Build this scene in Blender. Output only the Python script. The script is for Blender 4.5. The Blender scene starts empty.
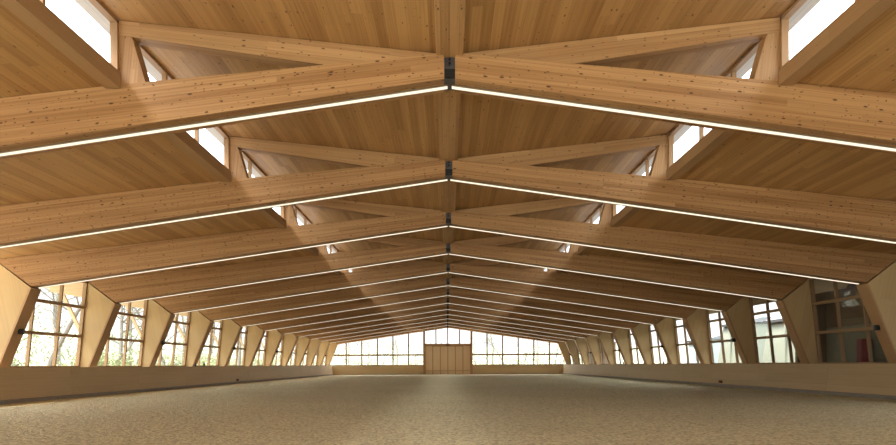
import bpy, math, random
from mathutils import Vector, Matrix

random.seed(7)
sc = bpy.context.scene
C = sc.collection
CAM_Z = 1.0            # camera height; every "rel" height below is measured from it
BAY = 5.0              # spacing of the frames
FIRST, LAST = 2, 15    # frames that the picture shows

# ------------------------------------------------------------------ helpers
class MB:
    """collects polygons, with grain-aligned metric UVs, into one mesh"""
    def __init__(self):
        self.v, self.f, self.uv = [], [], []
    def poly(self, pts, grain=(0, 1, 0)):
        pts = [Vector(p) for p in pts]
        n = Vector((0, 0, 0))
        for i in range(len(pts)):
            a, b = pts[i], pts[(i + 1) % len(pts)]
            n += Vector(((a.y - b.y) * (a.z + b.z), (a.z - b.z) * (a.x + b.x), (a.x - b.x) * (a.y + b.y)))
        if n.length < 1e-12:
            return
        n.normalize()
        g = Vector(grain).normalized()
        t = n.cross(g)
        if t.length < 0.25:
            g2 = Vector((0, 0, 1)) if abs(n.z) < 0.8 else Vector((1, 0, 0))
            t = n.cross(g2)
            g = t.cross(n)
            sc_u = 4.0
        else:
            sc_u = 1.0
        t.normalize()
        i0 = len(self.v)
        self.v += [tuple(p) for p in pts]
        self.f.append(list(range(i0, i0 + len(pts))))
        self.uv += [(p.dot(g) * sc_u, p.dot(t)) for p in pts]
    def hexa(self, b, t, grain):
        """b, t : matching loops (bottom ccw seen from above, top the same order)"""
        n = len(b)
        self.poly(list(reversed(b)), grain)
        self.poly(t, grain)
        for i in range(n):
            j = (i + 1) % n
            self.poly([b[i], b[j], t[j], t[i]], grain)
    def box(self, x0, x1, y0, y1, z0, z1, grain=(0, 1, 0)):
        b = [(x0, y0, z0), (x1, y0, z0), (x1, y1, z0), (x0, y1, z0)]
        t = [(x, y, z1) for x, y, z in b]
        self.hexa(b, t, grain)
        return self
    def prism(self, xz, y0, y1, grain=(1, 0, 0)):
        """a profile in x,z extruded along y"""
        area = sum(xz[i][0] * xz[(i + 1) % len(xz)][1] - xz[(i + 1) % len(xz)][0] * xz[i][1] for i in range(len(xz)))
        if area < 0:
            xz = list(reversed(xz))
        a = [(x, y0, z) for x, z in xz]
        b = [(x, y1, z) for x, z in xz]
        self.poly(a, grain)
        self.poly(list(reversed(b)), grain)
        n = len(xz)
        for i in range(n):
            j = (i + 1) % n
            self.poly([a[j], a[i], b[i], b[j]], grain)
        return self
    def bar(self, p0, p1, w, d, side=None):
        """a straight rectangular bar from p0 to p1"""
        p0, p1 = Vector(p0), Vector(p1)
        g = (p1 - p0).normalized()
        s = Vector(side) if side else (Vector((0, 1, 0)) if abs(g.y) < 0.8 else Vector((1, 0, 0)))
        s = (s - g * s.dot(g)).normalized()
        u = g.cross(s)
        def ring(p):
            return [p + s * (a * w / 2) + u * (b * d / 2) for a, b in ((-1, -1), (1, -1), (1, 1), (-1, 1))]
        self.hexa(ring(p0), ring(p1), g)
        return self
    def tube(self, pts, radii, n=6):
        rings = []
        for i, p in enumerate(pts):
            p = Vector(p)
            d = (Vector(pts[min(i + 1, len(pts) - 1)]) - Vector(pts[max(i - 1, 0)])).normalized()
            s = d.cross(Vector((0.3, 0.9, 0.2))).normalized()
            u = d.cross(s)
            rings.append([p + (s * math.cos(2 * math.pi * k / n) + u * math.sin(2 * math.pi * k / n)) * radii[i] for k in range(n)])
        for i in range(len(rings) - 1):
            for k in range(n):
                self.poly([rings[i][k], rings[i][(k + 1) % n], rings[i + 1][(k + 1) % n], rings[i + 1][k]], (0, 0, 1))
        self.poly(rings[-1], (0, 0, 1))
        self.poly(list(reversed(rings[0])), (0, 0, 1))
        return self
    def cyl(self, p0, p1, r, n=12):
        return self.tube([p0, p1], [r, r], n)
    def build(self, name, mat, parent=None, bevel=0.0):
        me = bpy.data.meshes.new(name)
        me.from_pydata(self.v, [], self.f)
        uvl = me.uv_layers.new(name='UVMap')
        for i, l in enumerate(me.loops):
            uvl.data[i].uv = self.uv[l.vertex_index]
        me.materials.append(mat)
        me.update()
        o = bpy.data.objects.new(name, me)
        C.objects.link(o)
        if parent:
            o.parent = parent
        if bevel:
            import bmesh
            bm = bmesh.new(); bm.from_mesh(me)
            bmesh.ops.remove_doubles(bm, verts=bm.verts, dist=1e-5)
            bm.to_mesh(me); bm.free()
            m = o.modifiers.new('bevel', 'BEVEL'); m.width = bevel; m.segments = 2; m.limit_method = 'ANGLE'
        return o

def empty(name, loc=(0, 0, 0), rz=0.0):
    o = bpy.data.objects.new(name, None)
    C.objects.link(o); o.location = loc; o.rotation_euler = (0, 0, rz); o.empty_display_size = 0.3
    return o

def tag(o, label=None, cat=None, group=None, kind=None):
    if label: o['label'] = label
    if cat: o['category'] = cat
    if group: o['group'] = group
    if kind: o['kind'] = kind
    return o

def copy_tree(o, parent=None):
    c = o.copy(); C.objects.link(c)
    if parent: c.parent = parent
    for ch in list(o.children):
        copy_tree(ch, c)
    return c

# ------------------------------------------------------------------ materials
def new_mat(name):
    m = bpy.data.materials.new(name); m.use_nodes = True
    nt = m.node_tree; nt.nodes.clear()
    return m, nt

def N(nt, t, **kw):
    n = nt.nodes.new(t)
    for k, v in kw.items():
        setattr(n, k, v)
    return n

def math_node(nt, op, a, b=None):
    n = N(nt, 'ShaderNodeMath', operation=op)
    for i, x in enumerate((a, b)):
        if x is None: continue
        if isinstance(x, (int, float)): n.inputs[i].default_value = x
        else: nt.links.new(x, n.inputs[i])
    return n.outputs[0]

def mix_col(nt, fac, a, b, blend='MIX'):
    n = N(nt, 'ShaderNodeMix', data_type='RGBA', blend_type=blend)
    for sock, x in ((n.inputs[0], fac), (n.inputs[6], a), (n.inputs[7], b)):
        if isinstance(x, (int, float)): sock.default_value = x
        elif isinstance(x, tuple): sock.default_value = (*x, 1)
        else: nt.links.new(x, sock)
    return n.outputs[2]

def wood(name, light, dark, knot=(0.05, 0.02, 0.008), board=0.16, length=4.0, knots=1.0, tone=0.35, rough=0.55, seam=0.5, grain=0.5, knot_cell=(2.6, 7.5)):
    m, nt = new_mat(name)
    L = nt.links.new
    out = N(nt, 'ShaderNodeOutputMaterial'); bs = N(nt, 'ShaderNodeBsdfPrincipled')
    uv = N(nt, 'ShaderNodeUVMap'); sep = N(nt, 'ShaderNodeSeparateXYZ'); L(uv.outputs[0], sep.inputs[0])
    oi = N(nt, 'ShaderNodeObjectInfo')
    rnd = math_node(nt, 'MULTIPLY', oi.outputs['Random'], 37.0)
    u = math_node(nt, 'ADD', sep.outputs[0], rnd)
    v = sep.outputs[1]
    vb = math_node(nt, 'DIVIDE', v, board)
    bid = math_node(nt, 'FLOOR', vb)
    bfr = math_node(nt, 'FRACT', vb)
    # lengthwise joints staggered from board to board
    wn0 = N(nt, 'ShaderNodeTexWhiteNoise', noise_dimensions='2D')
    c0 = N(nt, 'ShaderNodeCombineXYZ'); L(bid, c0.inputs[0]); L(rnd, c0.inputs[1]); L(c0.outputs[0], wn0.inputs['Vector'])
    us = math_node(nt, 'ADD', math_node(nt, 'DIVIDE', u, length), math_node(nt, 'MULTIPLY', wn0.outputs['Value'], 9.0))
    uid = math_node(nt, 'FLOOR', us)
    c1 = N(nt, 'ShaderNodeCombineXYZ'); L(bid, c1.inputs[0]); L(uid, c1.inputs[1]); L(rnd, c1.inputs[2])
    wn = N(nt, 'ShaderNodeTexWhiteNoise', noise_dimensions='3D'); L(c1.outputs[0], wn.inputs['Vector'])
    # grain
    c2 = N(nt, 'ShaderNodeCombineXYZ')
    L(math_node(nt, 'MULTIPLY', u, 0.45), c2.inputs[0]); L(math_node(nt, 'MULTIPLY', v, 34.0), c2.inputs[1])
    L(math_node(nt, 'MULTIPLY', wn.outputs['Value'], 50.0), c2.inputs[2])
    gn = N(nt, 'ShaderNodeTexNoise'); gn.inputs['Scale'].default_value = 1.0; gn.inputs['Detail'].default_value = 3.0
    L(c2.outputs[0], gn.inputs['Vector'])
    # broad blotches
    c3 = N(nt, 'ShaderNodeCombineXYZ'); L(math_node(nt, 'MULTIPLY', u, 0.35), c3.inputs[0]); L(math_node(nt, 'MULTIPLY', v, 1.6), c3.inputs[1])
    bn = N(nt, 'ShaderNodeTexNoise'); bn.inputs['Scale'].default_value = 1.0; bn.inputs['Detail'].default_value = 2.0
    L(c3.outputs[0], bn.inputs['Vector'])
    f = math_node(nt, 'ADD', math_node(nt, 'MULTIPLY', wn.outputs['Value'], tone),
                  math_node(nt, 'ADD', math_node(nt, 'MULTIPLY', math_node(nt, 'SUBTRACT', gn.outputs[0], 0.5), grain * 2.0),
                            math_node(nt, 'MULTIPLY', math_node(nt, 'SUBTRACT', bn.outputs[0], 0.4), 0.5)))
    fc = N(nt, 'ShaderNodeClamp'); L(f, fc.inputs[0])
    col = mix_col(nt, fc.outputs[0], light, dark)
    # seams between boards
    edge = math_node(nt, 'LESS_THAN', math_node(nt, 'MINIMUM', bfr, math_node(nt, 'SUBTRACT', 1.0, bfr)), 0.018 * 0.16 / board)
    col = mix_col(nt, math_node(nt, 'MULTIPLY', edge, seam), col, tuple(c * 0.35 for c in dark))
    # knots
    if knots > 0:
        for kk, (ku, kv, rad) in enumerate(((knot_cell[0], knot_cell[1], 0.15), (knot_cell[0] * 1.9, knot_cell[1] * 1.6, 0.15))):
            c4 = N(nt, 'ShaderNodeCombineXYZ')
            L(math_node(nt, 'MULTIPLY', u, ku), c4.inputs[0]); L(math_node(nt, 'MULTIPLY', v, kv), c4.inputs[1])
            c4.inputs[2].default_value = kk * 3.3
            vo = N(nt, 'ShaderNodeTexVoronoi', voronoi_dimensions='2D'); vo.inputs['Scale'].default_value = 1.0
            L(c4.outputs[0], vo.inputs['Vector'])
            sc2 = N(nt, 'ShaderNodeSeparateColor'); L(vo.outputs['Color'], sc2.inputs[0])
            r = math_node(nt, 'MULTIPLY', math_node(nt, 'SUBTRACT', sc2.outputs[0], 1 - 0.42 * knots), rad / 0.42)
            mr = N(nt, 'ShaderNodeMapRange'); L(math_node(nt, 'SUBTRACT', r, vo.outputs['Distance']), mr.inputs[0])
            mr.inputs[1].default_value = -0.02; mr.inputs[2].default_value = 0.05
            mr.inputs[3].default_value = 0.0; mr.inputs[4].default_value = 0.85
            col = mix_col(nt, mr.outputs[0], col, knot)
    L(col, bs.inputs['Base Color'])
    bs.inputs['Roughness'].default_value = rough
    bs.inputs['Specular IOR Level'].default_value = 0.3
    bp = N(nt, 'ShaderNodeBump'); bp.inputs['Strength'].default_value = 0.12; bp.inputs['Distance'].default_value = 0.01
    L(gn.outputs[0], bp.inputs['Height']); L(bp.outputs[0], bs.inputs['Normal'])
    L(bs.outputs[0], out.inputs[0])
    return m

def plain(name, col, rough=0.6, metal=0.0, var=0.15, scale=6.0, bump=0.0):
    m, nt = new_mat(name); L = nt.links.new
    out = N(nt, 'ShaderNodeOutputMaterial'); bs = N(nt, 'ShaderNodeBsdfPrincipled')
    tc = N(nt, 'ShaderNodeTexCoord'); no = N(nt, 'ShaderNodeTexNoise'); no.inputs['Scale'].default_value = scale; no.inputs['Detail'].default_value = 4
    L(tc.outputs['Object'], no.inputs['Vector'])
    c = mix_col(nt, no.outputs[0], tuple(min(1, x * (1 + var)) for x in col), tuple(x * (1 - var) for x in col))
    L(c, bs.inputs['Base Color']); bs.inputs['Roughness'].default_value = rough; bs.inputs['Metallic'].default_value = metal
    if bump:
        bp = N(nt, 'ShaderNodeBump'); bp.inputs['Strength'].default_value = bump; bp.inputs['Distance'].default_value = 0.02
        L(no.outputs[0], bp.inputs['Height']); L(bp.outputs[0], bs.inputs['Normal'])
    L(bs.outputs[0], out.inputs[0])
    return m

def emissive(name, col, strength):
    m, nt = new_mat(name)
    out = N(nt, 'ShaderNodeOutputMaterial'); e = N(nt, 'ShaderNodeEmission')
    e.inputs[0].default_value = (*col, 1); e.inputs[1].default_value = strength
    nt.links.new(e.outputs[0], out.inputs[0])
    return m

def glass_mat(name, tint=(0.96, 0.98, 0.97), refl=0.06):
    m, nt = new_mat(name); L = nt.links.new
    out = N(nt, 'ShaderNodeOutputMaterial')
    tr = N(nt, 'ShaderNodeBsdfTransparent'); tr.inputs[0].default_value = (*tint, 1)
    gl = N(nt, 'ShaderNodeBsdfGlossy'); gl.inputs['Roughness'].default_value = 0.02
    lw = N(nt, 'ShaderNodeLayerWeight'); lw.inputs[0].default_value = 0.25
    fac = math_node(nt, 'ADD', math_node(nt, 'MULTIPLY', lw.outputs['Fresnel'], 0.08), refl * 0.1)
    mx = N(nt, 'ShaderNodeMixShader'); L(fac, mx.inputs[0]); L(tr.outputs[0], mx.inputs[1]); L(gl.outputs[0], mx.inputs[2])
    L(mx.outputs[0], out.inputs[0])
    return m

def sand_mat():
    m, nt = new_mat('arena_sand'); L = nt.links.new
    out = N(nt, 'ShaderNodeOutputMaterial'); bs = N(nt, 'ShaderNodeBsdfPrincipled')
    tc = N(nt, 'ShaderNodeTexCoord')
    def noise(s, d, dist=0.0):
        n = N(nt, 'ShaderNodeTexNoise'); n.inputs['Scale'].default_value = s; n.inputs['Detail'].default_value = d
        n.inputs['Distortion'].default_value = dist
        L(tc.outputs['Object'], n.inputs['Vector']); return n
    big, mid, fine = noise(0.25, 3), noise(6.0, 4, 0.4), noise(20, 3, 0.6)
    def ramp(n, lo, hi):
        mr = N(nt, 'ShaderNodeMapRange'); L(n.outputs[0], mr.inputs[0]); mr.inputs[1].default_value = lo; mr.inputs[2].default_value = hi
        return mr.outputs[0]
    c = mix_col(nt, ramp(big, 0.35, 0.65), SAND_A, SAND_B)
    c = mix_col(nt, math_node(nt, 'MULTIPLY', ramp(mid, 0.48, 0.66), 0.5), c, SAND_D)
    c = mix_col(nt, math_node(nt, 'MULTIPLY', ramp(fine, 0.51, 0.62), 0.8), c, SAND_D)
    c = mix_col(nt, math_node(nt, 'MULTIPLY', ramp(fine, 0.46, 0.36), 0.5), c, SAND_L)
    L(c, bs.inputs['Base Color']); bs.inputs['Roughness'].default_value = 0.95; bs.inputs['Specular IOR Level'].default_value = 0.1
    h = math_node(nt, 'ADD', math_node(nt, 'MULTIPLY', mid.outputs[0], 1.2), math_node(nt, 'MULTIPLY', fine.outputs[0], 0.8))
    bp = N(nt, 'ShaderNodeBump'); bp.inputs['Strength'].default_value = 0.9; bp.inputs['Distance'].default_value = 0.06
    L(h, bp.inputs['Height']); L(bp.outputs[0], bs.inputs['Normal'])
    L(bs.outputs[0], out.inputs[0])
    return m

SAND_A, SAND_B = (0.80, 0.75, 0.50), (0.72, 0.67, 0.44)
SAND_D, SAND_L = (0.36, 0.31, 0.18), (0.90, 0.86, 0.60)

W_L, W_D = (0.44, 0.250, 0.105), (0.26, 0.125, 0.044)
M_ceil = wood('roof_boarding_spruce', (0.50, 0.295, 0.118), (0.31, 0.16, 0.054), board=0.14, length=5.0, knots=0.7, tone=0.75, grain=0.75, seam=0.3)
M_beam = wood('beam_glulam_spruce', W_L, W_D, board=0.09, length=7.0, knots=1.1, tone=0.65, grain=1.0, seam=0.3, knot_cell=(4.6, 12.0))
M_chord = wood('chord_glulam_spruce', (0.48, 0.29, 0.13), W_D, board=0.12, length=3.5, knots=0.8, tone=0.5, grain=0.6, seam=0.3, knot_cell=(3.6, 10))
M_col = wood('column_laminated_veneer', (0.56, 0.40, 0.195), (0.40, 0.265, 0.115), board=0.35, length=6, knots=0.12, tone=0.3, grain=0.4, seam=0.15)
M_edge = wood('column_edge_board', (0.45, 0.27, 0.13), (0.32, 0.18, 0.075), board=0.14, length=6, knots=0.3, tone=0.3, grain=0.4)
M_board = wood('kickboard_panel_wood', (0.54, 0.405, 0.225), (0.41, 0.29, 0.15), board=0.33, length=7, knots=0.2, tone=0.3, grain=0.45, seam=0.25)
M_frame = wood('window_frame_wood', (0.34, 0.22, 0.115), (0.24, 0.15, 0.07), board=0.2, length=5, knots=0.1, tone=0.2, grain=0.4)
M_strut = wood('outer_strut_pale_wood', (0.62, 0.50, 0.32), (0.52, 0.40, 0.24), board=0.2, knots=0.1)
M_sill = wood('clerestory_frame_wood', (0.38, 0.23, 0.11), (0.27, 0.15, 0.065), board=0.25, length=5, knots=0.3, tone=0.3, grain=0.4)
M_door = wood('door_boarding_wood', (0.70, 0.54, 0.34), (0.58, 0.42, 0.24), board=0.4, length=6, knots=0.15, tone=0.3, grain=0.4)
M_wall = wood('rear_wall_boarding', (0.55, 0.34, 0.16), (0.40, 0.23, 0.10), board=0.2, length=5, knots=0.3, tone=0.3)
M_sand = sand_mat()
M_steel = plain('black_steel', (0.018, 0.018, 0.020), 0.45, 0.5)
M_steel2 = plain('dark_grey_steel', (0.09, 0.09, 0.10), 0.4, 0.6)
M_alu = plain('aluminium_profile', (0.20, 0.15, 0.09), 0.5, 0.3)
M_conc = plain('concrete_kerb', (0.27, 0.25, 0.21), 0.9, 0, 0.2, 3.0, 0.3)
M_led = emissive('led_diffuser', (1.0, 0.88, 0.66), 0.78)
M_glass = glass_mat('window_glass')
M_cglass = glass_mat('clerestory_glass', (0.98, 0.985, 1.0), 0.03)
M_bark = plain('pale_bark', (0.13, 0.115, 0.095), 0.9, 0, 0.35, 5.0, 0.4)
M_leaf = plain('spring_leaf_yellow_green', (0.19, 0.21, 0.085), 0.7, 0, 0.4, 1.2)
M_leaf2 = plain('dull_olive_leaf', (0.15, 0.17, 0.085), 0.7, 0, 0.4, 1.2)
M_ground = plain('pale_bounce_ground', (0.62, 0.58, 0.48), 0.95, 0, 0.35, 0.8, 0.4)  # out of view, made pale so its bounce brightens the ceiling
M_hill = plain('leaf_litter_slope', (0.19, 0.185, 0.13), 0.95, 0, 0.4, 0.7, 0.4)
M_soffit = wood('soffit_pale_board', (0.52, 0.46, 0.38), (0.42, 0.36, 0.28), board=0.2, knots=0.2)
M_dark_ground = plain('low_bounce_ground', (0.07, 0.07, 0.065), 0.9, 0, 0.2, 2.0)  # dark so that less daylight bounces in on the right
M_roofing = plain('roofing_membrane', (0.17, 0.175, 0.18), 0.8, 0, 0.1, 2.0)
M_shed = plain('grey_green_sheeting', (0.21, 0.22, 0.17), 0.6, 0, 0.08, 1.0)
M_shed2 = plain('pale_blue_grey_sheeting', (0.34, 0.40, 0.40), 0.5, 0, 0.1, 1.0)
M_gutter = plain('dark_gutter', (0.04, 0.04, 0.04), 0.5)
M_annex = plain('annex_render_grey_green', (0.20, 0.21, 0.16), 0.85, 0, 0.1, 1.0)
M_annexup = wood('annex_brown_cladding', (0.16, 0.115, 0.075), (0.10, 0.07, 0.045), board=0.25, knots=0.1)
M_red = plain('red_painted_metal', (0.24, 0.015, 0.03), 0.5)
M_brownbox = plain('rusty_brown_plate', (0.13, 0.06, 0.02), 0.8)

# ------------------------------------------------------------------ profile of the hall (rel heights)
def beam_bot(x): return 3.93 - 0.146 * abs(x)
def beam_top(x):
    x = abs(x)
    return 4.27 - 0.089 * x if x < 4.55 else 3.857 - 0.108 * (x - 4.55)
def inner_roof(x): return 4.31 + 0.108 * abs(x)
def outer_roof(x): return 3.865 - 0.108 * (abs(x) - 4.55)
Z = lambda r: r + CAM_Z
Y0, Y1 = -3.0, 75.6     # ends of the hall shell

# ------------------------------------------------------------------ setting: floor, ground, roof, walls
o = MB().box(-12.9, 12.9, Y0, Y1, -0.06, 0.0).build('floor', M_sand)
tag(o, 'raked sand riding floor of the wooden hall', 'floor', kind='structure')
o = MB().box(-90, 90, -40, 190, -0.4, -0.08).build('ground', M_ground)
tag(o, 'unseen ground outside the hall, pale to bounce daylight inside', 'ground', kind='structure')
o = MB().box(13.3, 60, -30, 110, -0.3, -0.07).build('dark_ground', M_dark_ground)  # unseen slab added to keep the right side of the hall dimmer
tag(o, 'unseen dark ground added right of the hall to cut bounced daylight', 'dark_ground', kind='structure')

def roof_slab(name, pts_under, th, label):
    up = [(x, Z(z) + th) for x, z in pts_under]
    und = [(x, Z(z)) for x, z in pts_under]
    o = MB().prism(und + list(reversed(up)), Y0, Y1, (0, 1, 0)).build(name, M_ceil)
    sg = 1 if up[0][0] > 0 else -1
    MB().prism([(up[0][0] + sg * .1, up[0][1]), up[1], (up[1][0], up[1][1] + .015), (up[0][0] + sg * .1, up[0][1] + .015)], Y0, Y1, (0, 1, 0)).build('roof_membrane', M_roofing, o)
    return tag(o, label, 'ceiling', kind='structure')
for s, nm in ((-1, 'left'), (1, 'right')):
    roof_slab('ceiling_' + nm, [(s * 4.66, outer_roof(4.66)), (s * 14.3, outer_roof(14.3))], 0.13,
              f'{nm} outer slope of the boarded wooden roof')
# the raised middle roof is a shallow butterfly with its valley over the ridge beam
o = MB()
EAVE = 4.95
und = [(-EAVE, Z(inner_roof(EAVE))), (0, Z(inner_roof(0))), (EAVE, Z(inner_roof(EAVE)))]
for a, b in ((und[0], und[1]), (und[1], und[2])):
    o.prism([a, b, (b[0], b[1] + 0.15), (a[0], a[1] + 0.15)], Y0, Y1, (0, 1, 0))
mid = o.build('ceiling_center', M_ceil)
for s in (-1, 1):
    MB().prism([(s * 4.69, Z(inner_roof(4.69)) - .014), (s * EAVE, Z(inner_roof(EAVE)) - .014), (s * EAVE, Z(inner_roof(EAVE)) - .002), (s * 4.69, Z(inner_roof(4.69)) - .002)], Y0, Y1, (0, 1, 0)).build('soffit_panel', M_soffit, mid)
tag(mid, 'raised middle part of the boarded wooden roof', 'ceiling', kind='structure')

for s, nm in ((-1, 'left'), (1, 'right')):
    o = MB().box(min(s * 13.04, s * 13.22), max(s * 13.04, s * 13.22), Y0, Y1, -0.08, 0.98).build('wall_' + nm, M_wall)
    tag(o, f'low {nm} wall under the windows, behind the kickboard', 'wall', kind='structure')

# rear gable wall: boarding behind the kickboards and above the last beam
o = MB()
for s in (-1, 1):
    o.prism([(s * 2.45, -0.08), (s * 13.2, -0.08), (s * 13.2, 0.98), (s * 2.45, 0.98)], 75.32, 75.5, (1, 0, 0))
    o.prism([(0, Z(beam_bot(0) + 0.1)), (s * 13.0, Z(beam_bot(13.0) + 0.1)), (s * 13.0, Z(outer_roof(13.0))), (s * 4.6, Z(outer_roof(4.6))),
             (s * 4.6, Z(inner_roof(4.6))), (0, Z(inner_roof(0)))], 75.32, 75.5, (1, 0, 0))
tag(o.build('wall_far', M_wall), 'gable wall at the far end of the hall', 'wall', kind='structure')

o = MB()  # unseen near end; opening below sized for daylight on floor and beams
o.prism([(-13.0, Z(2.3)), (13.0, Z(2.3)), (13.0, Z(outer_roof(13.0))), (4.6, Z(outer_roof(4.6))), (4.6, Z(inner_roof(4.6))), (0, Z(4.3)), (-4.6, Z(inner_roof(4.6))), (-4.6, Z(outer_roof(4.6))), (-13.0, Z(outer_roof(13.0)))], Y0 - .2, Y0 - .02, (1, 0, 0))
tag(o.build('wall_near', M_wall), 'gable wall behind the camera, left open below to let daylight in', 'wall', kind='structure')

# ------------------------------------------------------------------ ordinals
ORD = ['nearest', 'second', 'third', 'fourth', 'fifth', 'sixth', 'seventh', 'eighth', 'ninth', 'tenth', 'eleventh', 'twelfth', 'thirteenth', 'fourteenth', 'fifteenth']
def nth(i, what, of='from the camera'):
    return f'{ORD[i]} {what} {of}' if i else f'{what} nearest the camera'

# ------------------------------------------------------------------ roof beams
HT = 0.25
def make_beam():
    root = empty('roof_beam')
    for s in (-1, 1):
        g = (1, 0, -0.12 * s)
        xi = 0.075
        pts = [(s * xi, beam_bot(xi)), (s * 11.58, beam_bot(11.58)), (s * 12.58, beam_top(12.58)), (s * 4.55, beam_top(4.55)), (s * xi, beam_top(xi))]
        MB().prism([(x, Z(z)) for x, z in pts], -HT, HT, g).build('beam_half', M_beam, root)
        # raking chord carrying the middle roof
        x1, x0 = 4.60, 1.2
        pts = [(s * x0, 4.31 + .10 * x0), (s * x1, inner_roof(x1)), (s * x1, 4.53), (s * 4.38, 4.53), (s * 1.67, beam_top(1.67) - 0.02), (s * x0, beam_top(x0) - 0.02)]
        pts = [(s * 0.19, 4.319), (s * x1, inner_roof(x1) - 0.01), (s * x1, 4.60), (s * 1.67, 4.155), (s * 0.19, 4.24)]
        MB().prism([(x, Z(z)) for x, z in pts], -0.13, 0.13, (1, 0, 0.12 * s)).build('upper_chord', M_chord, root)
        # wedge-shaped post under the clerestory
        pts = [(s * 4.60, 3.85), (s * 4.20, 3.88), (s * 4.41, 4.585), (s * 4.60, 4.60)]
        MB().prism([(x, Z(z)) for x, z in pts], -0.12, 0.12, (0.1, 0, 1)).build('post', M_chord, root)
        # cantilevered end outside the windows
        pts = [(s * 12.60, 2.96), (s * 14.0, outer_roof(14.0) - 0.01), (s * 13.9, 2.62), (s * 12.67, 2.40)]
        MB().prism([(x, Z(z)) for x, z in pts], -0.1, 0.1, (1, 0, -0.1 * s)).build('overhang_bracket', M_strut, root)
    # steel ridge joint
    st = MB().box(-0.075, 0.075, -0.20, 0.20, Z(beam_bot(0)) + 0.002, Z(4.23)).build('steel_joint', M_steel2, root)
    MB().box(-0.075, 0.075, -0.23, -0.20, Z(3.935), Z(4.06)).build('joint_plate', M_steel, st)
    for zz in (3.97, 4.13, 4.19):
        MB().cyl((0, -0.225 if zz < 4.1 else -0.2, Z(zz)), (0, -0.25, Z(zz)), 0.018, 8).build('bolt', M_steel, st)
    return root

beam0 = make_beam()
for n in range(FIRST, LAST + 1):
    r = beam0 if n == FIRST else copy_tree(beam0)
    r.location = (0, BAY * n, 0)
    lab = (nth(n - FIRST, 'pitched glulam roof beam') if n < LAST else 'farthest pitched glulam roof beam, against the gable windows')
    if n == FIRST: lab = 'pitched glulam roof beam nearest the camera, with large knots'
    tag(r, lab, 'roof beam', 'glulam roof beams across the hall', 'thing')

# long ridge beam
o = MB().box(-0.185, 0.185, Y0, 75.25, Z(4.235), Z(4.306), (0, 1, 0)).build('ridge_beam', M_chord, bevel=0.008)
tag(o, 'long wooden ridge beam running down the middle of the roof', 'ridge beam', kind='thing')

# ------------------------------------------------------------------ light strips
def make_strip(s):
    root = empty('strip_downlight')
    a, b = 0.03, 11.5
    def zz(x): return Z(beam_bot(x)) - 0.004
    pr = [(s * a, zz(a)), (s * b, zz(b)), (s * b, zz(b) - 0.022), (s * a, zz(a) - 0.022)]
    MB().prism(pr, -0.045, 0.045, (1, 0, 0)).build('housing', M_alu, root)
    d = [(s * a, zz(a) - 0.022), (s * b, zz(b) - 0.022), (s * b, zz(b) - 0.034), (s * a, zz(a) - 0.034)]
    MB().prism(d, -0.036, 0.036, (1, 0, 0)).build('diffuser', M_led, root)
    return root
for s, nm in ((-1, 'left'), (1, 'right')):
    p = make_strip(s)
    for n in range(FIRST, LAST):
        r = p if n == FIRST else copy_tree(p)
        r.location = (0, BAY * n, 0)
        tag(r, f'white light strip under the {nm} half of the {nth(n - FIRST, "roof beam")}', 'light', f'light strips under the beams, {nm} of the ridge', 'thing')

# ------------------------------------------------------------------ columns
def make_column(s):
    root = empty('column')
    inner = lambda z: 12.48 - 0.41 * z            # leaning inner edge (x as a function of rel height)
    b = 0.05
    pts = [(inner(2.2) + b, 2.22), (12.58, 2.965), (12.88, 0), (12.98, -1.0), (inner(-1.0) + b, -1.0)]
    MB().prism([(s * x, Z(z)) for x, z in pts], -HT, HT, (0.2 * s, 0, 1)).build('column_panel', M_col, root)
    pts = [(inner(2.2), 2.19), (inner(2.2) + b, 2.22), (inner(-1) + b, -1.0), (inner(-1), -1.0)]
    MB().prism([(s * x, Z(z)) for x, z in pts], -HT, HT, (0.4 * s, 0, -1)).build('edge_board', M_edge, root)
    if s < 0:
        MB().bar((s * 12.88, 0, Z(1.15)), (s * 13.55, 0, Z(2.58)), 0.10, 0.11).build('outer_strut', M_strut, root)
    return root
for s, nm in ((-1, 'left'), (1, 'right')):
    p = make_column(s)
    for n in range(4, LAST + 1):
        r = p if n == 4 else copy_tree(p)
        r.location = (0, BAY * n, 0)
        lab = nth(n - 4, f'leaning wooden column of the {nm} row') if n < LAST else f'last leaning wooden column of the {nm} row, at the far gable'
        tag(r, lab, 'column', f'leaning wooden columns, {nm} side', 'thing')

# small black boxes on every other column
def make_box(s):
    root = empty('wall_box')
    MB().box(-0.07, 0.07, -0.06, 0.06, -0.075, 0.075).build('housing', M_steel, root, bevel=0.02)
    MB().cyl((-s * 0.065, 0, 0), (-s * 0.08, 0, 0), 0.045, 16).build('grille', M_steel2, root)
    return root
for s, nm in ((-1, 'left'), (1, 'right')):
    p = make_box(s)
    for k, n in enumerate((4, 6, 8, 10, 12, 14)):
        r = p if k == 0 else copy_tree(p)
        r.location = (s * (12.07 - 0.06), BAY * n, Z(0.99))
        tag(r, f'small black box on the inner edge of the {nth(n - 4, nm + " column")}', 'box', 'black boxes on the columns', 'thing')

# ------------------------------------------------------------------ windows
wcount = [0]
def new_window(frame_mb, label, mat=None):
    wcount[0] += 1
    o = frame_mb.build(f'window_{wcount[0]}', mat or M_frame)
    return tag(o, label, 'window', kind='structure')

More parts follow.
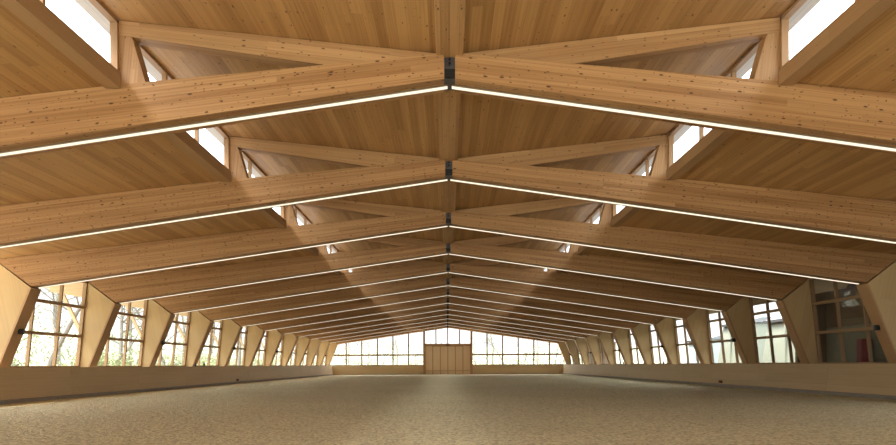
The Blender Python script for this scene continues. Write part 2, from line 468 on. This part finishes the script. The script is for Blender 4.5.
def wx(z): return 12.89 - 0.105 * z              # the side glazing leans in slightly
for s, nm in ((-1, 'left'), (1, 'right')):
    for n in range(4, LAST):
        y0, y1 = BAY * n + HT, BAY * (n + 1) - HT
        P = lambda y, z, dx=0.0: (s * (wx(z) + dx), y, Z(z))
        f = MB()
        zt = outer_roof(wx(2.85)) - 0.03
        f.bar(P(y0 + .03, -.02), P(y0 + .03, zt), 0.06, 0.12, (0, 1, 0))
        f.bar(P(y1 - .03, -.02), P(y1 - .03, zt), 0.09, 0.12, (0, 1, 0))
        f.bar(P(y0, 0.0), P(y1, 0.0), 0.12, 0.07, (1, 0, 0))
        f.bar(P(y0, zt - .04), P(y1, zt - .04), 0.12, 0.08, (1, 0, 0))
        win = new_window(f, f'{nm} side window behind the {nth(n - 4, nm + " column")}')
        for z in (1.05, 2.05):
            MB().bar(P(y0, z), P(y1, z), 0.10, 0.10, (1, 0, 0)).build('transom', M_frame, win)
        for k in (1, 2):
            y = y0 + (y1 - y0) * k / 3
            MB().bar(P(y, 0), P(y, zt - .04), 0.07, 0.10, (0, 1, 0)).build('mullion', M_frame, win)
        g = MB(); g.poly([P(y0, 0, .02), P(y1, 0, .02), P(y1, zt, .02), P(y0, zt, .02)])
        g.build('glass_pane', M_glass, win)

# clerestory windows between the posts
for s, nm in ((-1, 'left'), (1, 'right')):
    for n in range(1, LAST):
        y0, y1 = BAY * n + 0.13, BAY * (n + 1) - 0.13
        x = s * 4.63
        f = MB()
        f.box(min(x - .05, x + .05), max(x - .05, x + .05), y0, y0 + .05, Z(3.87), Z(4.79), (0, 0, 1))
        f.box(min(x - .05, x + .05), max(x - .05, x + .05), y1 - .05, y1, Z(3.87), Z(4.79), (0, 0, 1))
        f.box(x - .05, x + .05, y0, y1, Z(4.745), Z(4.79), (0, 1, 0))
        win = new_window(f, f'{nm} roof light window beyond the {nth(n - FIRST, "roof beam")}' if n >= FIRST else f'{nm} roof light window in front of the nearest beam', M_sill)
        MB().box(x - (.13 if s > 0 else .07), x + (.13 if s < 0 else .07), y0 + .125, y1 - .125, Z(3.80), Z(4.02), (0, 1, 0)).build('sill', M_sill, win)
        for k in (1, 2):
            y = y0 + (y1 - y0) * (0.31, 0.62)[k - 1]
            MB().box(x - .035, x + .035, y - .03, y + .03, Z(4.02), Z(4.75), (0, 0, 1)).build('mullion', M_sill, win)
        g = MB(); g.poly([(x, y0, Z(4.0)), (x, y1, Z(4.0)), (x, y1, Z(4.75)), (x, y0, Z(4.75))])
        g.build('glass_pane', M_cglass, win)

# gable windows
GY = 75.4
for s, nm in ((-1, 'left'), (1, 'right')):
    f = MB()
    A = lambda x, z: (s * x, GY, Z(z))
    f.bar(A(2.6, 0.0), A(12.9, 0.0), 0.12, 0.08, (0, 1, 0))
    f.bar(A(2.6, beam_bot(2.6) + .03), A(12.3, beam_bot(12.3) + .03), 0.12, 0.10, (0, 1, 0))
    win = new_window(f, f'gable window band {nm} of the wooden door')
    MB().bar(A(2.6, 1.08), A(12.6, 1.08), 0.12, 0.17, (0, 1, 0)).build('transom', M_frame, win)
    for k in range(1, 6):
        x = 2.5 + 1.65 * k
        MB().bar(A(x, 0), A(x, beam_bot(x)), 0.10, 0.14, (0, 1, 0)).build('mullion', M_frame, win)
    g = MB(); g.poly([A(2.6, 0), A(12.9, 0), A(12.9, beam_bot(12.9)), A(2.6, beam_bot(2.6))])
    g.build('glass_pane', M_glass, win)
f = MB()
A = lambda x, z: (x, GY, Z(z))
for s in (-1, 1):
    f.bar(A(0, beam_bot(0) + .03), A(s * 2.4, beam_bot(2.4) + .03), 0.12, 0.09, (0, 1, 0))
f.bar(A(-2.4, 2.23), A(2.4, 2.23), 0.12, 0.06, (0, 1, 0))
win = new_window(f, 'gable window of four panes above the door')
for x in (-1.25, 0, 1.25):
    MB().bar(A(x, 2.2), A(x, beam_bot(x)), 0.10, 0.13, (0, 1, 0)).build('mullion', M_frame, win)
g = MB(); g.poly([A(-2.4, 2.2), A(2.4, 2.2), A(2.4, beam_bot(2.4)), A(0, beam_bot(0)), A(-2.4, beam_bot(2.4))])
g.build('glass_pane', M_glass, win)

# door posts, head and the boarded sliding door
for i, s in enumerate((-1, 1)):
    x = s * 2.5
    o = MB().box(x - .11, x + .11, 75.2, 75.55, -0.05, Z(beam_bot(2.5)) + .06, (0, 0, 1)).build(f'trim_{i + 1}', M_edge)
    tag(o, f'dark wooden post at the {"left" if s < 0 else "right"} side of the gable door', 'post', kind='structure')
o = MB().box(-2.39, 2.39, 75.22, 75.5, Z(2.03), Z(2.2), (1, 0, 0)).build('trim_3', M_edge)
tag(o, 'wooden head rail above the gable door', 'rail', kind='structure')
door = MB().box(-2.39, 2.39, 75.36, 75.42, 0.0, Z(2.03), (0, 0, 1)).build('door_1', M_edge)
tag(door, 'wide boarded wooden door in the far gable', 'door', kind='structure')
for k in range(6):
    x = -2.39 + 4.78 * k / 6
    MB().box(x + .04, x + 4.78 / 6 - .04, 75.30, 75.36, 0.03, Z(2.0), (0, 0, 1)).build('door_board', M_door, door, bevel=0.01)
MB().box(-0.22, 0.22, 75.14, 75.22, Z(2.05), Z(2.17)).build('door_sensor', M_steel, door)
MB().box(-1.6, 1.6, 75.27, 75.30, Z(1.94), Z(1.99)).build('door_track', M_edge, door)
MB().box(-2.37, 2.37, 75.28, 75.30, 0.36, 0.42, (1, 0, 0)).build('door_rail', M_edge, door)

# ------------------------------------------------------------------ kickboards
def kickboard(s, nm):
    root = empty('kickboard', (s * 12.0, 0, 0))
    top = 0.985
    y = Y0 + 0.7
    while y < 74.5:
        ye = min(y + BAY, 74.55)
        pts = [(0, 0.10), (s * 0.10, top), (s * 0.19, top), (s * 0.16, 0.10)]
        MB().prism(pts, y + .006, ye - .006, (0, 1, 0)).build('panel', M_board, root)
        y = ye
    MB().prism([(-s * 0.05, -0.02), (-s * 0.045, 0.10), (s * 0.02, 0.12), (s * 0.2, 0.12), (s * 0.2, -0.02)], Y0 + .7, 74.55, (0, 1, 0)).build('concrete_kerb', M_conc, root)
    return tag(root, f'long wooden kickboard along the {nm} side of the sand', 'kickboard', kind='thing')
kickboard(-1, 'left'); kickboard(1, 'right')
for s, nm in ((-1, 'left'), (1, 'right')):
    root = empty('kickboard', (0, 74.7, 0))
    x = 2.62
    for xe in (7.2, 12.18):
        MB().box(min(s * x, s * (xe - .01)), max(s * x, s * (xe - .01)), -0.06, 0.06, 0.06, 0.985, (1, 0, 0)).build('panel', M_board, root)
        x = xe
    MB().box(min(s * 2.62, s * 12.0), max(s * 2.62, s * 12.0), -0.1, 0.08, -0.02, 0.07, (1, 0, 0)).build('concrete_kerb', M_conc, root)
    tag(root, f'short wooden kickboard {nm} of the gable door', 'kickboard', kind='thing')

# small things left on and at the boards
def small_bottle(px_x, y, x, h, label):
    root = empty('water_bottle', (x, y, 0.985))
    MB().tube([(0, 0, 0), (0, 0, h * .62), (0, 0, h * .8)], [0.045, 0.045, 0.022], 12).build('body', M_steel, root)
    MB().cyl((0, 0, h * .8), (0, 0, h), 0.026, 10).build('cap', M_steel2, root)
    tag(root, label, 'bottle', kind='thing')
small_bottle(0, 34.2, -12.145, 0.16, 'small dark bottle on the left kickboard beside a column foot')
small_bottle(0, 35.4, -12.145, 0.20, 'small dark bottle on the left kickboard in front of a window')
small_bottle(0, 40.2, 12.145, 0.17, 'small dark bottle on the right kickboard under the fifth window')
small_bottle(0, 49.3, 12.145, 0.19, 'small dark bottle on the farther part of the right kickboard')
def plate(x, y, label):
    s = 1 if x > 0 else -1
    root = MB().box(min(0, -s * .05), max(0, -s * .05), -0.16, 0.16, 0, 0.11).build('drain_cover', M_brownbox, bevel=0.008)
    root.location = (x, y, 0.155)
    tag(root, label, 'cover', kind='thing')
plate(12.0, 31.4, 'small rusty brown cover at the foot of the right kickboard')
plate(-12.0, 40.5, 'small dark brown cover at the foot of the left kickboard')

# ------------------------------------------------------------------ outside: trees, bushes, buildings
def leaf_cloud(mb, c, r, n, size):
    for _ in range(n):
        d = Vector((random.gauss(0, 1), random.gauss(0, 1), random.gauss(0, .8)))
        d = d.normalized() * (random.random() ** 0.5)
        p = Vector(c) + Vector((d.x * r[0], d.y * r[1], d.z * r[2]))
        a = Vector((random.gauss(0, 1), random.gauss(0, 1), random.gauss(0, 1))).normalized() * size * random.uniform(.6, 1.3)
        b = a.cross(Vector((random.gauss(0, 1), random.gauss(0, 1), random.gauss(0, 1)))).normalized() * size * .45
        mb.poly([p - a, p + b, p + a, p - b], (0, 0, 1))

def make_tree(seed, h):
    random.seed(seed)
    root = empty('tree')
    mb, lf = MB(), MB()
    def branch(p, d, L, r, lev):
        pts, rad = [p], [r]
        k = 4 if lev < 2 else 3
        for i in range(k):
            d = (d + Vector((random.gauss(0, .16), random.gauss(0, .16), random.gauss(0.03, .1)))).normalized()
            p = p + d * (L / k)
            pts.append(p); rad.append(max(.006, r * (1 - .75 * (i + 1) / k)))
        mb.tube(pts, rad, 7 if lev == 0 else (5 if lev == 1 else 3))
        if lev >= 2:
            leaf_cloud(lf, pts[-1], (.4, .4, .35), 5, .05)
        if lev < 3:
            nb = (9, 5, 3)[lev]
            for j in range(nb):
                t = random.uniform(.25 if lev == 0 else .3, 1)
                i = min(k - 1, int(t * k)); q = pts[i].lerp(pts[i + 1], t * k - i)
                ang = random.uniform(0, 2 * math.pi)
                out = Vector((math.cos(ang), math.sin(ang), random.uniform(-.1, .7))).normalized()
                branch(q, (d * .35 + out).normalized(), L * random.uniform(.38, .6), max(.008, r * (1 - .7 * t) * .55), lev + 1)
    branch(Vector((0, 0, -0.1)), Vector((random.gauss(0, .08), random.gauss(0, .08), 1)), h, h * .022, 0)
    mb.build('trunk', M_bark, root)
    lf.build('foliage', M_leaf, root)
    return root

def make_bush(seed, mat):
    random.seed(seed)
    root = empty('bush')
    lf, st = MB(), MB()
    for _ in range(9):
        c = (random.uniform(-1, 1), random.uniform(-1, 1), random.uniform(.4, 1.3))
        leaf_cloud(lf, c, (.6, .6, .55), 110, .07)
        st.tube([(c[0] * .15, c[1] * .15, -.1), (c[0] * .6, c[1] * .6, c[2] * .6), (c[0], c[1], c[2] + .3)], [.035, .02, .006], 4)
    st.build('stem', M_bark, root)
    lf.build('foliage', mat, root)
    return root

protos = [make_tree(3, 7.0), make_tree(11, 8.5), make_tree(19, 6.0)]
bushes = [make_bush(5, M_leaf), make_bush(8, M_leaf2)]
used = set()
def put(plist, k, x, y, sc_, rz, label, cat, group):
    p = plist[k]
    o = p if (cat, k) not in used else copy_tree(p)
    used.add((cat, k))
    o.location = (x, y, -0.08); o.scale = (sc_ * (0.8 if cat == 'bush' and y > 80 else 1),) * 3; o.rotation_euler = (0, 0, rz)
    tag(o, label, cat, group, 'thing')
random.seed(21)
def along(px, X):   # depth at which something X metres to the left shows at pixel column px
    return abs(X) * 712.5 / abs(448 - px)
left_trees = [(40, -17, 0, 'bare tree outside the nearest left window'), (58, -22, 1, 'second bare tree farther out beyond the nearest left window'),
              (14, -20, 2, 'bare tree outside the nearest left window, beside its column'),
              (108, -18, 2, 'bare tree outside the second left window'), (128, -24, 1, 'taller bare tree farther out beyond the second left window'),
              (168, -17.5, 0, 'bare tree outside the third left window'), (182, -26, 1, 'bare tree far out beyond the third left window'),
              (208, -18, 2, 'bare tree outside the fourth left window'), (238, -17.5, 1, 'bare tree outside the fifth left window'),
              (262, -19, 0, 'bare tree outside the sixth left window'), (281, -18, 2, 'bare tree outside the seventh left window')]
for px, X, k, lab in left_trees:
    put(protos, k, X, along(px, X), random.uniform(.85, 1.15), random.uniform(0, 6.28), lab, 'tree', 'bare trees outside the left windows')
pane = ['first', 'second', 'third', 'fourth', 'fifth', 'sixth']
for i, (x, y, k) in enumerate([(-13.2, 86, 0), (-11, 92, 1), (-9.2, 87, 2), (-7.4, 90, 0), (-5.6, 86, 1), (-3.7, 91, 2)]):
    put(protos, k, x * y / 75, y + 4, random.uniform(.6, .8), random.uniform(0, 6.28), f'bare tree behind the {pane[i]} gable pane, counted from the left columns', 'tree', 'bare trees behind the gable windows')
for i, (x, y, k) in enumerate([(11.6, 95, 0), (9.8, 87, 1), (8.2, 92, 2), (6.5, 88, 0), (4.9, 93, 1), (3.3, 88, 2)]):
    put(protos, k, x * y / 75, y + 4, random.uniform(.6, .8), random.uniform(0, 6.28), f'bare tree behind the {pane[i]} gable pane, counted from the right columns', 'tree', 'bare trees behind the gable windows')
WN = ['nearest', 'second', 'third', 'fourth', 'fifth', 'sixth', 'seventh']
for i, (px, X, k) in enumerate([(68, -16.5, 0), (20, -16, 1), (122, -15.9, 0), (104, -17.6, 1), (170, -16.2, 1), (184, -16.6, 0), (212, -16.4, 0), (242, -16.4, 0), (258, -16.4, 1)]):
    w = [0, 0, 1, 1, 2, 2, 3, 4, 5][i]
    kind = 'yellow green' if k == 0 else 'dull olive'
    put(bushes, k, X, along(px, X), random.uniform(.8, 1.15), random.uniform(0, 6.28), f'{kind} bush outside the {WN[w]} left window', 'bush', 'bushes outside the left windows')
for i, x in enumerate((-12, -9.9, -8.3, -6.6, -5, -3.3)):
    put(bushes, i % 2, x * 84 / 75, 84, random.uniform(.8, 1.1), random.uniform(0, 6.28), f'low bush behind the {pane[i]} gable pane, counted from the left columns', 'bush', 'bushes behind the gable windows')
for i, x in enumerate((11.4, 9.9, 8.3, 6.6, 5, 3.3)):
    put(bushes, (i + 1) % 2, x * 84 / 75, 84, random.uniform(.7, 1.0), random.uniform(0, 6.28), f'low bush behind the {pane[i]} gable pane, counted from the right columns', 'bush', 'bushes behind the gable windows')

# wooded slopes behind the trees
def slope(name, pts, y0, y1, axis, label):
    mb = MB()
    random.seed(len(pts) + 4)
    nseg = 40
    rows = []
    for i in range(nseg + 1):
        y = y0 + (y1 - y0) * i / nseg
        rows.append([((x, y, z + (random.uniform(-.6, .6) if z > 0.5 else 0)) if axis == 'x' else (y, x, z + (random.uniform(-.6, .6) if z > 0.5 else 0))) for x, z in pts])
    for i in range(nseg):
        for j in range(len(pts) - 1):
            mb.poly([rows[i][j], rows[i + 1][j], rows[i + 1][j + 1], rows[i][j + 1]], (0, 0, 1))
    o = mb.build(name, M_hill)
    return tag(o, label, 'hill', kind='structure')
slope('hill_left', [(-24, -0.1), (-30, 1.4), (-38, 3.2), (-48, 5.2), (-60, 7.0), (-75, 7.5)], 10, 185, 'x', 'leaf covered slope beyond the left windows')
slope('hill_far', [(98, -0.1), (104, 0.8), (114, 2.0), (128, 3.4), (145, 4.6), (165, 5.0)], -26, 60, 'y', 'leaf covered slope beyond the gable windows')
def thicket(name, mat, box, n, size, seed, label):
    random.seed(seed)
    mb = MB()
    x0, x1, y0, y1, zf = box
    for _ in range(n):
        x, y = random.uniform(x0, x1), random.uniform(y0, y1)
        h = 1.2 + 2.6 * (0.5 + 0.5 * math.sin(x * .9 + y * .55)) * random.random()
        p = Vector((x, y, h * random.random() ** .6 * zf))
        a = Vector((random.gauss(0, .6), random.gauss(0, .6), random.gauss(0, 1))).normalized() * size * random.uniform(.6, 1.5)
        b = a.cross(Vector((random.gauss(0, 1), random.gauss(0, 1), random.gauss(0, 1)))).normalized() * size * .3
        mb.poly([p - a, p + b, p + a, p - b], (0, 0, 1))
    return tag(mb.build(name, mat), label, 'undergrowth', kind='stuff')
thicket('undergrowth', M_leaf2, (-27, -21, 20, 120, 1.5), 9000, .16, 31, 'pale tangled undergrowth beyond the left windows')
thicket('undergrowth', M_leaf2, (-19, 19, 94, 99, 1.3), 5000, .16, 32, 'pale tangled undergrowth beyond the gable windows')

# neighbouring buildings on the right
bd = empty('building', (15.6, 27, 0))
MB().box(0, 5, -13, 2.6, -0.1, 2.45).build('wall', M_annex, bd)
MB().box(0.02, 5, -13, 2.6, 2.45, 4.2, (0, 1, 0)).build('upper_wall', M_annexup, bd)
MB().prism([(-2.0, 4.06), (5.4, 4.9), (5.4, 5.05), (-2.0, 4.2)], -13, 2.8, (0, 1, 0)).build('roof', M_annexup, bd)
MB().box(-1.2, 0, 2.4, 2.6, -0.1, 4.0, (0, 1, 0)).build('end_wall', M_annexup, bd)
tag(bd, 'dark lean-to building behind the nearest right window', 'building', kind='thing')
cab = empty('cabinet', (15.30, 26.2, -0.08))
MB().box(-0.19, 0.19, -0.17, 0.17, 0, 1.97).build('carcass', M_red, cab, bevel=0.015)
dd = MB().box(-0.215, -0.19, -0.15, 0.15, 0.05, 1.92).build('door', M_red, cab)
MB().box(-0.24, -0.215, 0.09, 0.12, 0.95, 1.15).build('handle', M_steel, dd)
tag(cab, 'tall red cabinet outside the nearest right window', 'cabinet', kind='thing')

def shed(x, y0, y1, h, mat, label, lean=0.35, ridge=0.6):
    root = empty('shed', (x, (y0 + y1) / 2, -0.08))
    d = (y1 - y0) / 2
    mb = MB()
    b = [(0, -d, 0), (3, -d, 0), (3, d + lean, 0), (0, d + lean, 0)]
    t = [(0.25, -d + .1, h), (3, -d + .1, h), (3, d - lean * .5, h), (0.25, d - lean * .5, h)]
    mb.hexa(b, t, (0, 0, 1)); mb.build('wall', mat, root)
    t2 = [(0.05, -d, h), (3.2, -d, h), (3.2, d - lean * .4, h), (0.05, d - lean * .4, h)]
    r2 = [(1.2, -d, h + ridge), (3.2, -d, h + ridge), (3.2, d - lean * .8, h + ridge), (1.2, d - lean * .8, h + ridge)]
    m2 = MB(); m2.hexa(t2, r2, (0, 1, 0)); m2.build('roof', M_roofing, root)
    MB().box(0.0, 0.14, -d, d - lean * .4, h - .12, h + .02).build('gutter', M_gutter, root)
    MB().box(0.05, 0.12, -.06, .06, 0, h - .15, (0, 0, 1)).build('downpipe', mat, root)
    tag(root, label, 'shed', kind='thing')
shed(17, 33.6, 38.6, 3.35, M_shed, 'grey green shed with dark gutter outside the second right window')
shed(17.2, 41.8, 45.4, 3.5, M_shed, 'grey green shed outside the third right window', 0.6, 0.3)
shed(17, 47.2, 51.2, 2.7, M_shed2, 'pale blue grey shed outside the fourth right window', 0.3, 0.3)
bd = empty('building', (14.6, 72, 0))
MB().box(0, 1.2, -5, 4, -0.1, 3.1, (0, 1, 0)).build('wall', M_annexup, bd)
MB().prism([(-0.25, 3.1), (1.4, 3.4), (1.4, 3.5), (-0.25, 3.2)], -5.2, 4.2, (0, 1, 0)).build('roof', M_roofing, bd)
tag(bd, 'dark boarded barn beyond the far right columns', 'building', kind='thing')

# ------------------------------------------------------------------ light
w = bpy.data.worlds.new('overcast_sky'); sc.world = w; w.use_nodes = True
nt = w.node_tree; nt.nodes.clear()
out = N(nt, 'ShaderNodeOutputWorld'); bg = N(nt, 'ShaderNodeBackground')
tc = N(nt, 'ShaderNodeTexCoord'); sp = N(nt, 'ShaderNodeSeparateXYZ'); nt.links.new(tc.outputs['Generated'], sp.inputs[0])
mr = N(nt, 'ShaderNodeMapRange'); nt.links.new(sp.outputs[2], mr.inputs[0]); mr.inputs[1].default_value = -0.05; mr.inputs[2].default_value = 0.7
mr2 = N(nt, 'ShaderNodeMapRange'); nt.links.new(sp.outputs[2], mr2.inputs[0]); mr2.inputs[1].default_value = 0.08; mr2.inputs[2].default_value = 0.6
mr2.inputs[3].default_value = 1.0; mr2.inputs[4].default_value = 5.3; nt.links.new(mr2.outputs[0], bg.inputs[1])
c = mix_col(nt, mr.outputs[0], (0.97, 0.98, 1.0), (0.86, 0.93, 1.0))
nt.links.new(c, bg.inputs[0])
nt.links.new(bg.outputs[0], out.inputs[0])

sun = bpy.data.lights.new('soft_sun', 'SUN'); sun.energy = 7.0; sun.angle = math.radians(25); sun.color = (1.0, 0.94, 0.84)
so = bpy.data.objects.new('soft_sun', sun); C.objects.link(so)
so.rotation_euler = (math.radians(10), math.radians(-32), 0)

# ------------------------------------------------------------------ camera
cam = bpy.data.cameras.new('camera'); co = bpy.data.objects.new('camera', cam); C.objects.link(co)
co.location = (-0.05, 0, CAM_Z)
co.rotation_mode = 'QUATERNION'
from mathutils import Quaternion
q = Quaternion((1, 0, 0), math.radians(90))
co.rotation_quaternion = q @ Quaternion((0, 0, 1), math.radians(-0.27))
cam.sensor_width = 36.0; cam.lens = 712.5 / 896 * 36.0
cam.shift_x = 0.6 / 896
cam.shift_y = (365 - 222.5) / 896
cam.clip_end = 500; cam.clip_start = 0.05
sc.camera = co

sc.cycles.max_bounces = 12; sc.cycles.diffuse_bounces = 8; sc.cycles.glossy_bounces = 4
sc.cycles.transparent_max_bounces = 24
sc.cycles.use_denoising = True
sc.cycles.sample_clamp_indirect = 8.0
sc.view_settings.view_transform = 'Standard'
sc.view_settings.look = 'None'
sc.view_settings.exposure = 0.75
